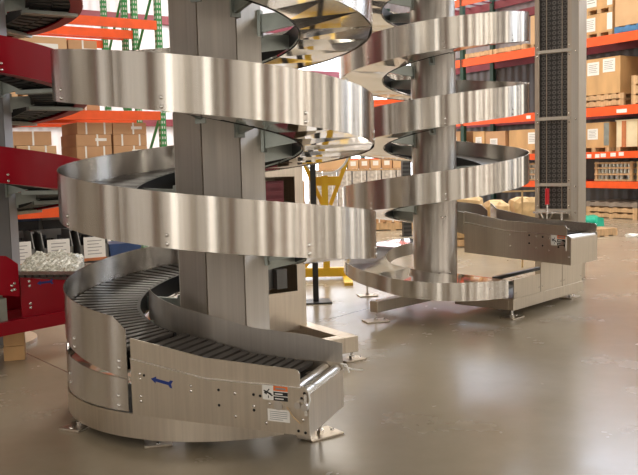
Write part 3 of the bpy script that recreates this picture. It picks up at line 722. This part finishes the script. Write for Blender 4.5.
def rtag(a, z, w=.13, h=.09):
    obj('location_label', MB().box((a-w/2, .05, z-h/2), (a+w/2, .052, z+h/2)), M['paper'], rr)
for a, z, w in ((.02, 1.40, .1), (-.15, 1.40, .12), (-.37, 1.40, .12), (-.53, 1.41, .14), (-.79, 1.42, .14), (-1.0, 1.43, .13), (1.66, 2.38, .14), (-1.0, 2.36, .26)): rtag(a, z, w, .08)
def RP(a, b, z): return ab(RQ, b, a, z)        # a along the rack (left and away), b deeper into it

# ------------------------------------------------------------------ stock
def pallet(label, loc, rz, L=1.0, W=.9, h=.13, m='wood', group=None):
    t = thing('pallet', label, 'pallet', loc, rz, group)
    mb = MB(); n = 6
    for k in range(n): x = -L/2+L*k/(n-1)*(1-.12/L) ; mb.box((x, -W/2, h-.02), (x+.11, W/2, h))
    obj('deck', mb, M[m], t)
    mb = MB()
    for x in (-L/2, -.055, L/2-.11): mb.box((x, -W/2, 0), (x+.11, W/2, .02))
    obj('bottom_deck', mb, M[m], t)
    for y in (-W/2, -.03, W/2-.06):
        obj('stringer', MB().box((-L/2, y, .02), (L/2, y+.06, h-.02)), M[m], t)
    return t
def crate(label, loc, rz, L, W, Hh, m='ply', batten=None, nb=2, labels=(), cat='crate', name='crate', end=None, skid=.09):
    """timber crate; local -y is the face towards us"""
    t = thing(name, label, cat, loc, rz)
    obj('body', MB().box((-L/2, -W/2, skid), (L/2, W/2, Hh)), M[m], t, bevel=.006)
    if skid:
        mb = MB()
        for x in (-L/2, -.05, L/2-.1): mb.box((x, -W/2, 0), (x+.1, W/2, skid))
        obj('skid', mb, M['wood'], t)
    if batten:
        for k in range(nb):
            x = -L/2+L*(k+.5)/nb
            obj('batten', MB().box((x-.05, -W/2-.02, skid), (x+.05, -W/2, Hh)), M[batten], t)
        obj('lid', MB().box((-L/2-.015, -W/2-.015, Hh), (L/2+.015, W/2+.015, Hh+.02)), M[m], t)
    if end: obj('end_board', MB().box((L/2-.14, -W/2-.004, skid+.05), (L/2-.004, -W/2, Hh-.02)), M[end], t)
    for x, z, w, h in labels:
        l = obj('shipping_label', MB().box((x-w/2, -W/2-.006, z-h/2), (x+w/2, -W/2-.002, z+h/2)), M['paper'], t)
        mb = MB()
        for k in range(5): mb.box((x-w*.38, -W/2-.0075, z+h*(.28-.14*k)), (x+w*(.36-.1*(k % 2)), -W/2-.006, z+h*(.32-.14*k)))
        obj('print', mb, M['ink'], l)
    return t
def carton(label, loc, rz, L, W, Hh, m='carton', straps=(), labels=(), group=None):
    t = thing('carton', label, 'carton', loc, rz, group)
    obj('body', MB().box((-L/2, -W/2, 0), (L/2, W/2, Hh)), M[m], t, bevel=.006)
    for x in straps: obj('strap', MB().box((x-.012, -W/2-.002, 0), (x+.012, W/2+.002, Hh+.002)), M['paper'], t)
    for x, z, w, h in labels: obj('shipping_label', MB().box((x-w/2, -W/2-.004, z-h/2), (x+w/2, -W/2-.001, z+h/2)), M['paper'], t)
    return t
RZ = YAW-pi/2           # local -y looks out of the right rack (towards -E1), local +x runs towards us
# --- right rack, from the floor up
k = 0
for lvl in range(3):
    pallet(('bottom pallet of the dark stack on the floor under the right rack', 'middle pallet of the stack on the floor under the right rack', 'top dark pallet of the stack on the floor under the right rack')[lvl], RP(-.65, .62, .125*lvl), RZ, 1.35, 1.1, .12, 'wood' if lvl < 2 else 'woodd')
pallet('weathered pallet on the floor at the right edge beneath the rack', RP(-2.0, .62, 0), RZ, 1.1, 1.1, .16, 'wood')
pallet('dark pallet lying on another at the right edge beneath the rack', RP(-2.0, .62, .165), RZ, 1.1, 1.1, .14, 'woodd')
def lattice(label, loc, L, W, Hh):
    t = thing('slatted_crate', label, 'crate', loc, RZ)
    mb = MB()
    for x in (-L/2, L/2-.06):
        for y in (-W/2, W/2-.05): obj('corner_post', MB().box((x, y, 0), (x+.06, y+.05, Hh)), M['wood'], t)
    for z in (0, .13, .27, Hh-.05): mb.box((-L/2, -W/2-.018, z), (L/2, -W/2, z+.035)); mb.box((-L/2, W/2, z), (L/2, W/2+.018, z+.035)); mb.box((-L/2-.018, -W/2, z), (-L/2, W/2, z+.035)); mb.box((L/2, -W/2, z), (L/2+.018, W/2, z+.035))
    obj('slats', mb, M['wood'], t)
    obj('crate_floor', MB().box((-L/2+.01, -W/2+.01, .0), (L/2-.01, W/2-.01, .03)), M['woodd'], t)
    c = MB(); random.seed(int(L*1000+Hh*777))
    for i in range(9):
        for j in range(4):
            for z in (.03, .17, .30):
                if random.random() < .78: c.cyl((-L/2+.09+i*(L-.18)/8, -W/2+.06+j*.22, z), (-L/2+.09+i*(L-.18)/8, -W/2+.06+j*.22, z+.10), .042, 8)
    g = obj('metal_fittings', c, M['jar'], t, smooth=40); g['kind'] = 'stuff'
    return t
lattice('slatted crate of metal fittings beside the lift tower on the right rack', RP(-.66, .55, .835), .98, .85, .43)
lattice('slatted crate of metal fittings at the right edge of the right rack', RP(-1.75, .55, .835), .95, .85, .43)
lattice('slatted crate left of the lift tower on the lower right rack shelf', RP(2.0, .55, .835), .9, .85, .43)
crate('plywood crate with a white notice, right of the lift tower, on the label-studded beam', RP(-.17, .52, 1.49), RZ, .84, .9, .66, 'ply', None, 0, ((-.02, .40, .28, .24),), end='dull')
crate('cream crate with red-brown battens at the right edge of the rack', RP(-1.38, .52, 1.49), RZ, 1.2, .9, .66, 'plyc', 'batten', 3, ((.42, .45, .24, .24),))
crate('wide plywood crate with two white notices seen left of the lift tower', RP(1.72, .52, 1.49), RZ, 1.4, .9, .60, 'ply', None, 0, ((.08, .38, .28, .28), (.5, .40, .28, .28)))
crate('orange-brown crate with one notice, second crate left of the lift tower', RP(2.9, .52, 1.49), RZ, .7, .9, .60, 'carton', None, 0, ((-.05, .30, .26, .24),))
crate('narrow crate with a notice beside the far column on the right rack', RP(3.5, .52, 1.49), RZ, .42, .9, .62, 'ply', None, 0, ((0, .36, .22, .24),))
crate('crate with a tall notice partly behind the far column', RP(4.6, .52, 1.49), RZ, .8, .9, .66, 'carton', None, 0, ((.12, .36, .26, .3),))
pallet('lower pallet under the large plywood crate on the right rack', RP(-.42, .55, 2.485), RZ, 1.12, 1.0, .14)
pallet('upper pallet directly beneath the large plywood crate', RP(-.42, .55, 2.63), RZ, 1.12, 1.0, .13)
crate('large plywood crate with two white notices on the right rack', RP(-.42, .55, 2.765), RZ, .92, 1.0, .80, 'ply', None, 0, ((-.25, .58, .32, .29), (.17, .62, .32, .29)), skid=0)
pallet('pallet at the right edge of the rack, beside the large plywood crate', RP(-1.75, .5, 2.485), RZ, 1.1, 1.0, .20)
pallet('second pallet up at the right edge beside the large plywood crate', RP(-1.75, .5, 2.69), RZ, 1.1, 1.0, .20)
pallet('third pallet up at the right edge beside the large plywood crate', RP(-1.75, .5, 2.895), RZ, 1.1, 1.0, .20)
crate('brown crate on the pallets at the right edge of the rack', RP(-1.9, .62, 3.10), RZ, 1.1, .9, .62, 'carton', None, 0, skid=0)
pallet('empty pallet on the high beam just left of the lift tower', RP(2.34, .5, 4.035), RZ, 1.1, 1.0, .13)
pallet('empty pallet on the high beam above the far spiral', RP(3.42, .5, 4.035), RZ, 1.0, 1.0, .13)
crate('plain tan crate on the high beam, its edge showing left of the lift tower', RP(1.33, .55, 4.035), RZ, .80, .9, .78, 'carton2', None, 0, ((.1, .5, .2, .25),))
crate('lower of two grey-ended crates stacked high beside the lift tower', RP(-.27, .55, 4.035), RZ, .72, .9, .52, 'ply', None, 0, ((-.22, .30, .26, .30),), end='white')
crate('upper of two grey-ended crates stacked high beside the lift tower', RP(-.27, .55, 4.56), RZ, .72, .9, .62, 'ply', None, 0, ((-.20, .36, .28, .40),), end='white')
pallet('blue pallet under the big tan carton at the top right', RP(-1.47, .55, 4.035), RZ, 1.5, 1.0, .15, 'bluep')
carton('big tan carton on a blue pallet at the top right of the rack', RP(-1.44, .55, 4.19), RZ, 1.45, .95, 1.1, 'carton2', (), ((-.3, .95, .3, .16),))
# --- left racks
LZ = YAW
def LP(a, b, z): return ab(LQ, a, b, z)
rows = [(nm, .905+.165*i) for i, nm in enumerate(('lowest', 'second', 'third', 'fourth', 'fifth', 'sixth', 'top'))]
for i, (nm, z) in enumerate(rows):
    for j, (a, side) in enumerate(((-.30, 'right'), (-.83, 'left'))):
        if i == 6 and j == 1: a += .02
        carton('%s carton in the %s column of the brown carton stack on the left rack' % (nm, side), LP(a, .42, z), LZ, .50, .75, .163, 'carton', (-.12, .14) if (i+j) % 2 else (.05,), ((.1, .09, .16, .04),) if (i+j) % 2 == 0 else ())
for i, (nm, z, hh) in enumerate((('lowest', .905, .40), ('second', 1.309, .24), ('third', 1.553, .19), ('top', 1.747, .19))):
    for j, (a, side) in enumerate(((-1.62, 'right'), (-2.17, 'left'))):
        carton('%s carton of the %s pile beside the red conveyor on the left rack' % (nm, side), LP(a-.06*(i % 2), .42, z), LZ, .53, .75, hh, 'carton' if (i+j) % 2 else 'carton2', (.02,) if (i+j) % 2 else (-.1, .12))
carton('tall tan carton with a large white notice on the upper shelf of the left rack', LP(-1.45, .45, 2.225), LZ, .62, .8, .98, 'carton2', (), ((-.02, .72, .42, .34),))
carton('tall tan carton on the upper shelf of the left rack, near the column', LP(-.92, .45, 2.225), LZ, .40, .8, .96, 'carton', (0,), ((.1, .78, .2, .14),))
carton('tan carton on the upper shelf of the left rack, at the left edge', LP(-2.1, .45, 2.225), LZ, .55, .8, .90, 'carton2', (.1,), ())
for i, (a, nm) in enumerate(((-1.98, 'leftmost'), (-1.47, 'middle'), (-.98, 'rightmost'))):
    b = thing('storage_bin', '%s of three grey bins with white paper notices on the left rack floor' % nm, 'bin', LP(a, .05, .13), LZ)
    mb = MB(); w, d_, h_ = .40, .5, .46
    mb.prism([(-d_/2, 0), (d_/2, 0), (d_/2, h_), (-d_/2+.12, h_), (-d_/2, .24)], -w/2, -w/2+.015, (0, 0, 0), (0, 1, 0), (0, 0, 1), (1, 0, 0))
    mb.prism([(-d_/2, 0), (d_/2, 0), (d_/2, h_), (-d_/2+.12, h_), (-d_/2, .24)], w/2-.015, w/2, (0, 0, 0), (0, 1, 0), (0, 0, 1), (1, 0, 0))
    mb.box((-w/2, -d_/2, 0), (w/2, d_/2, .015)); mb.box((-w/2, d_/2-.015, 0), (w/2, d_/2, h_)); mb.box((-w/2, -d_/2, 0), (w/2, -d_/2+.015, .24))
    obj('shell', mb, M['binp'], b)
    obj('rim', MB().box((-w/2-.03, -d_/2+.11, h_-.02), (-w/2+.015, d_/2, h_)).box((w/2-.015, -d_/2+.11, h_-.02), (w/2+.03, d_/2, h_)), M['binp'], b)
    pn = obj('paper_notice', MB().prism([(-.15, .06), (.15, .06), (.15, .35), (-.15, .35)], 0, .004, (0, -d_/2-.012, 0), (1, 0, 0), (0, 0, 1), (0, -1, 0)), M['paper'], b)
    mb = MB()
    for q in range(5): mb.prism([(-.1, .29-.045*q), (.1-.04*(q % 2), .29-.045*q), (.1-.04*(q % 2), .30-.045*q), (-.1, .30-.045*q)], .004, .005, (0, -d_/2-.012, 0), (1, 0, 0), (0, 0, 1), (0, -1, 0))
    obj('print', mb, M['ink'], pn)
    obj('notice_holder', MB().box((-.16, -d_/2-.03, .02), (.16, -d_/2-.005, .06)), M['batten'], b)
    c = MB(); random.seed(i)
    for q in range(14): x, y = random.uniform(-.14, .14), random.uniform(-.1, .2); c.cyl((x, y, .02), (x+.02, y, .30+random.random()*.1), .03, 8)
    g = obj('parts_fill', c, M['blackm'], b); g['kind'] = 'stuff'
for a_, nm, m_ in ((-1.86, 'left', 'black'), (-1.13, 'right', 'black')):
    t = thing('tote_box', '%s black tote box behind the grey bins on the left rack floor' % nm, 'tote', LP(a_, .81, .0), LZ)
    obj('shell', MB().prism([(-.29, 0), (.29, 0), (.345, .70), (-.345, .70)], -.26, .26, (0, 0, 0), (1, 0, 0), (0, 0, 1), (0, 1, 0)), M[m_], t, bevel=.01)
    obj('lid', MB().box((-.35, -.27, .70), (.35, .27, .735)), M['blue'] if nm == 'left' else M['binp'], t)
pallet('pallet on the floor beneath the three grey bins', LP(-1.5, .1, 0), LZ, 1.48, .85, .125, 'woodd')
bt = tag(obj('storage_tub', MB().prism([(-.2, 0), (.2, 0), (.24, .34), (-.24, .34)], -.25, .25, (0, 0, 0), (1, 0, 0), (0, 0, 1), (0, 1, 0)), M['blue'], None, LP(-.48, .2, .0), LZ), 'dark blue tub on the floor beside the grey bins', 'tub')
# bubble film heaped on a pallet in front of the bins
pallet('low pallet carrying clear bubble film beyond the red conveyor', (-3.24, 9.75, 0), .1, .8, .8, .12, 'wood')
mb = MB(); nx, ny = 26, 16
vs = []
for j in range(ny+1):
    for i in range(nx+1):
        x = -.35+.70*i/nx; y = -.36+.72*j/ny
        z = .08+.20*(j/ny)**.8*(1-.5*(abs(x)/.35)**4)+.03*sin(x*23+y*9)*sin(y*31)+.012*((i+j) % 2)
        vs.append((x, y, z))
fs = [(j*(nx+1)+i, j*(nx+1)+i+1, (j+1)*(nx+1)+i+1, (j+1)*(nx+1)+i) for j in range(ny) for i in range(nx)]
o0 = len(vs); rim = [i for i in range(nx+1)]+[j*(nx+1)+nx for j in range(1, ny+1)]+[ny*(nx+1)+i for i in range(nx-1, -1, -1)]+[j*(nx+1) for j in range(ny-1, 0, -1)]
vs += [(vs[r][0], vs[r][1], 0) for r in rim]
fs += [(rim[k], rim[(k+1) % len(rim)], o0+(k+1) % len(rim), o0+k) for k in range(len(rim))]
mb.add(vs, fs)
tag(obj('bubble_film', mb, M['film'], None, (-3.24, 9.75, .121), .1), 'heap of clear bubble film on the pallet behind the red conveyor', 'packaging')
# --- kraft-wrapped bundles behind the far spiral, on pallets
pallet('pallet under the brown wrapped bundles behind the far spiral', (2.88, 13.55, 0), .0, 1.6, .9, .14)
for i, (x, w, h_, nm) in enumerate(((2.42, .50, .68, 'left'), (2.93, .38, .56, 'middle'), (3.40, .44, .62, 'right'))):
    t = thing('wrapped_bundle', '%s brown kraft-wrapped bundle behind the guard of the far spiral' % nm, 'bundle', (x, 13.5, .141))
    random.seed(20+i); b = MB(); rings = []
    for z, s_ in ((0, 1), (h_*.3, 1.02), (h_*.7, .98), (h_*.9, .93), (h_, .70)):
        rings.append([(w/2*s_*(1 if -.6 < c_ < .6 or True else 1)*max(-1, min(1, 1.35*cos(a)))+random.uniform(-.015, .015), .3*s_*max(-1, min(1, 1.35*sin(a)))+random.uniform(-.015, .015), z+(random.uniform(-.03, .03) if z else 0)) for a, c_ in [(2*pi*q/20, 0) for q in range(20)]])
    obj('wrap', b.sweep(rings), M['kraft'], t)
    obj('tie', MB().box((-w/2-.012, -.318, h_*.45), (w/2+.012, .318, h_*.45+.02)), M['woodd'], t)
mb = MB().box((0, 0, 0), (.02, .02, 1.0)).box((-.25, 0, .98), (.62, .02, 1.0)).box((.6, 0, 0), (.62, .02, 1.0))
tag(obj('tan_rail', mb, M['kraft'], None, (2.62, 10.55, 0)), 'thin tan rail frame standing in front of the wrapped bundles', 'rail')
# --- floor things at the right
t = thing('wrapped_bundle', 'bright green plastic bundle on the floor below the right rack', 'bundle', (5.30, 16.5, 0), .4)
obj('wrap', MB().sweep([[(-.3+.6*i/6, .22*cos(a), (.11+.11*sin(a))*(1-.12*(i % 2))) for a in [2*pi*q/12 for q in range(12)]] for i in range(7)]), M['teal'], t, smooth=60)
obj('tail', MB().prism([(.15, 0), (.36, 0), (.34, .16), (.2, .19)], -.26, -.2, (0, 0, 0), (1, 0, 0), (0, 0, 1), (0, 1, 0)), M['teal'], t)
pallet('small broken pallet lying on the floor past the far infeed', (4.95, 14.5, 0), .5, .55, .4, .13, 'wood')
o_ = obj('paper_sheet', MB().sweep([[(-.3+.1*i, -.12, .004), (-.3+.1*i, .12, .004), (-.3+.1*i, .12, .03+.02*sin(i*2)), (-.3+.1*i, -.12, .04+.02*cos(i*3))] for i in range(7)]), M['paper'], None, (5.62, 14.1, 0), -.2)
tag(o_, 'crumpled white paper on the floor right of the broken pallet', 'paper')
# --- stock in the middle distance between the spirals
pallet('blue-edged pallet on the floor seen between the two steel spirals', (1.50, 17.1, 0), .05, 1.0, .9, .16, 'wood')
for i, (x, w) in enumerate(((1.22, .26), (1.50, .27), (1.79, .28))):
    carton('%s carton on the floor pallet seen between the two steel spirals' % ('left', 'middle', 'right')[i], (x, 17.1, .161), .05, w, .8, .34, 'carton2' if i == 1 else 'carton', (0,))
pallet('pallet under the grey stretch-wrapped stock in the middle distance', (.92, 18.6, 0), .0, 2.3, 1.0, .14)
for i in range(7):
    carton('%s grey stretch-wrapped bale below the labelled carton row' % ('leftmost', 'second', 'third', 'fourth', 'fifth', 'sixth', 'rightmost')[i], (-.05+.325*i, 18.6, .141), 0, .30, .9, 1.06, 'wrapgrey', (.05,))
t = thing('board', 'plain long board lying on the wrapped bales', 'board', (.92, 18.6, 1.207)); obj('top', MB().box((-1.15, -.45, 0), (1.15, .45, .03)), M['wood'], t)
carton('long plain tan carton lying on the board behind the yellow cradle', (.34, 18.6, 1.245), 0, .62, .6, .24, 'carton2', (), ())
for i in range(5):
    carton('%s carton in the labelled row between the two steel spirals' % ('leftmost', 'second', 'third', 'fourth', 'rightmost')[i], (.80+.25*i, 18.6, 1.245), 0, .23, .6, .2+.02*(i % 2), 'carton' if i % 2 else 'carton2', (), ((.0, .12, .12, .1),) if i < 4 else ())
rack('distant pallet rack with an orange beam beyond the yellow cradle', (.8, 20.3), 0, (.0, 2.0), .9, 3.2, ((1.48, .12), (2.9, .12)), .0, 2.0, zig=False, deck=False)
pallet('pallet of brown stock left of the black stand, far behind', (-.80, 18.4, 0), 0, 1.1, .9, .14)
carton('big brown carton on the pallet seen left of the black stand', (-.80, 18.4, .141), 0, 1.0, .8, .86, 'carton', (-.2, .2))

# ------------------------------------------------------------------ camera, world, view
f_px, hor, roll = 820.0, 161.2, -.0254
th = math.atan((237.5-hor)/f_px)
cam = bpy.data.cameras.new('camera'); cam.sensor_fit = 'HORIZONTAL'; cam.sensor_width = 36; cam.lens = f_px*36/638; cam.clip_end = 200
co = bpy.data.objects.new('camera', cam); COL.objects.link(co)
from mathutils import Matrix, Vector
fw = Vector((0, cos(th), -sin(th))); r0 = Vector((1, 0, 0)); u0 = Vector((0, sin(th), cos(th)))
rt = r0*cos(roll)+u0*sin(roll); up = u0*cos(roll)-r0*sin(roll)
co.matrix_world = Matrix(((rt.x, up.x, -fw.x, 0), (rt.y, up.y, -fw.y, 0), (rt.z, up.z, -fw.z, 1.44), (0, 0, 0, 1)))
SC.camera = co
w = bpy.data.worlds.new('world'); SC.world = w; w.use_nodes = True
w.node_tree.nodes['Background'].inputs[0].default_value = (1, .95, .9, 1); w.node_tree.nodes['Background'].inputs[1].default_value = .25
SC.view_settings.view_transform = 'Standard'; SC.view_settings.look = 'None'; SC.view_settings.gamma = 1; SC.view_settings.use_curve_mapping = False
SC.view_settings.exposure = 0.0
SC.cycles.max_bounces = 10; SC.cycles.glossy_bounces = 8; SC.cycles.diffuse_bounces = 4
SC.cycles.use_denoising = True; SC.cycles.sample_clamp_indirect = 8
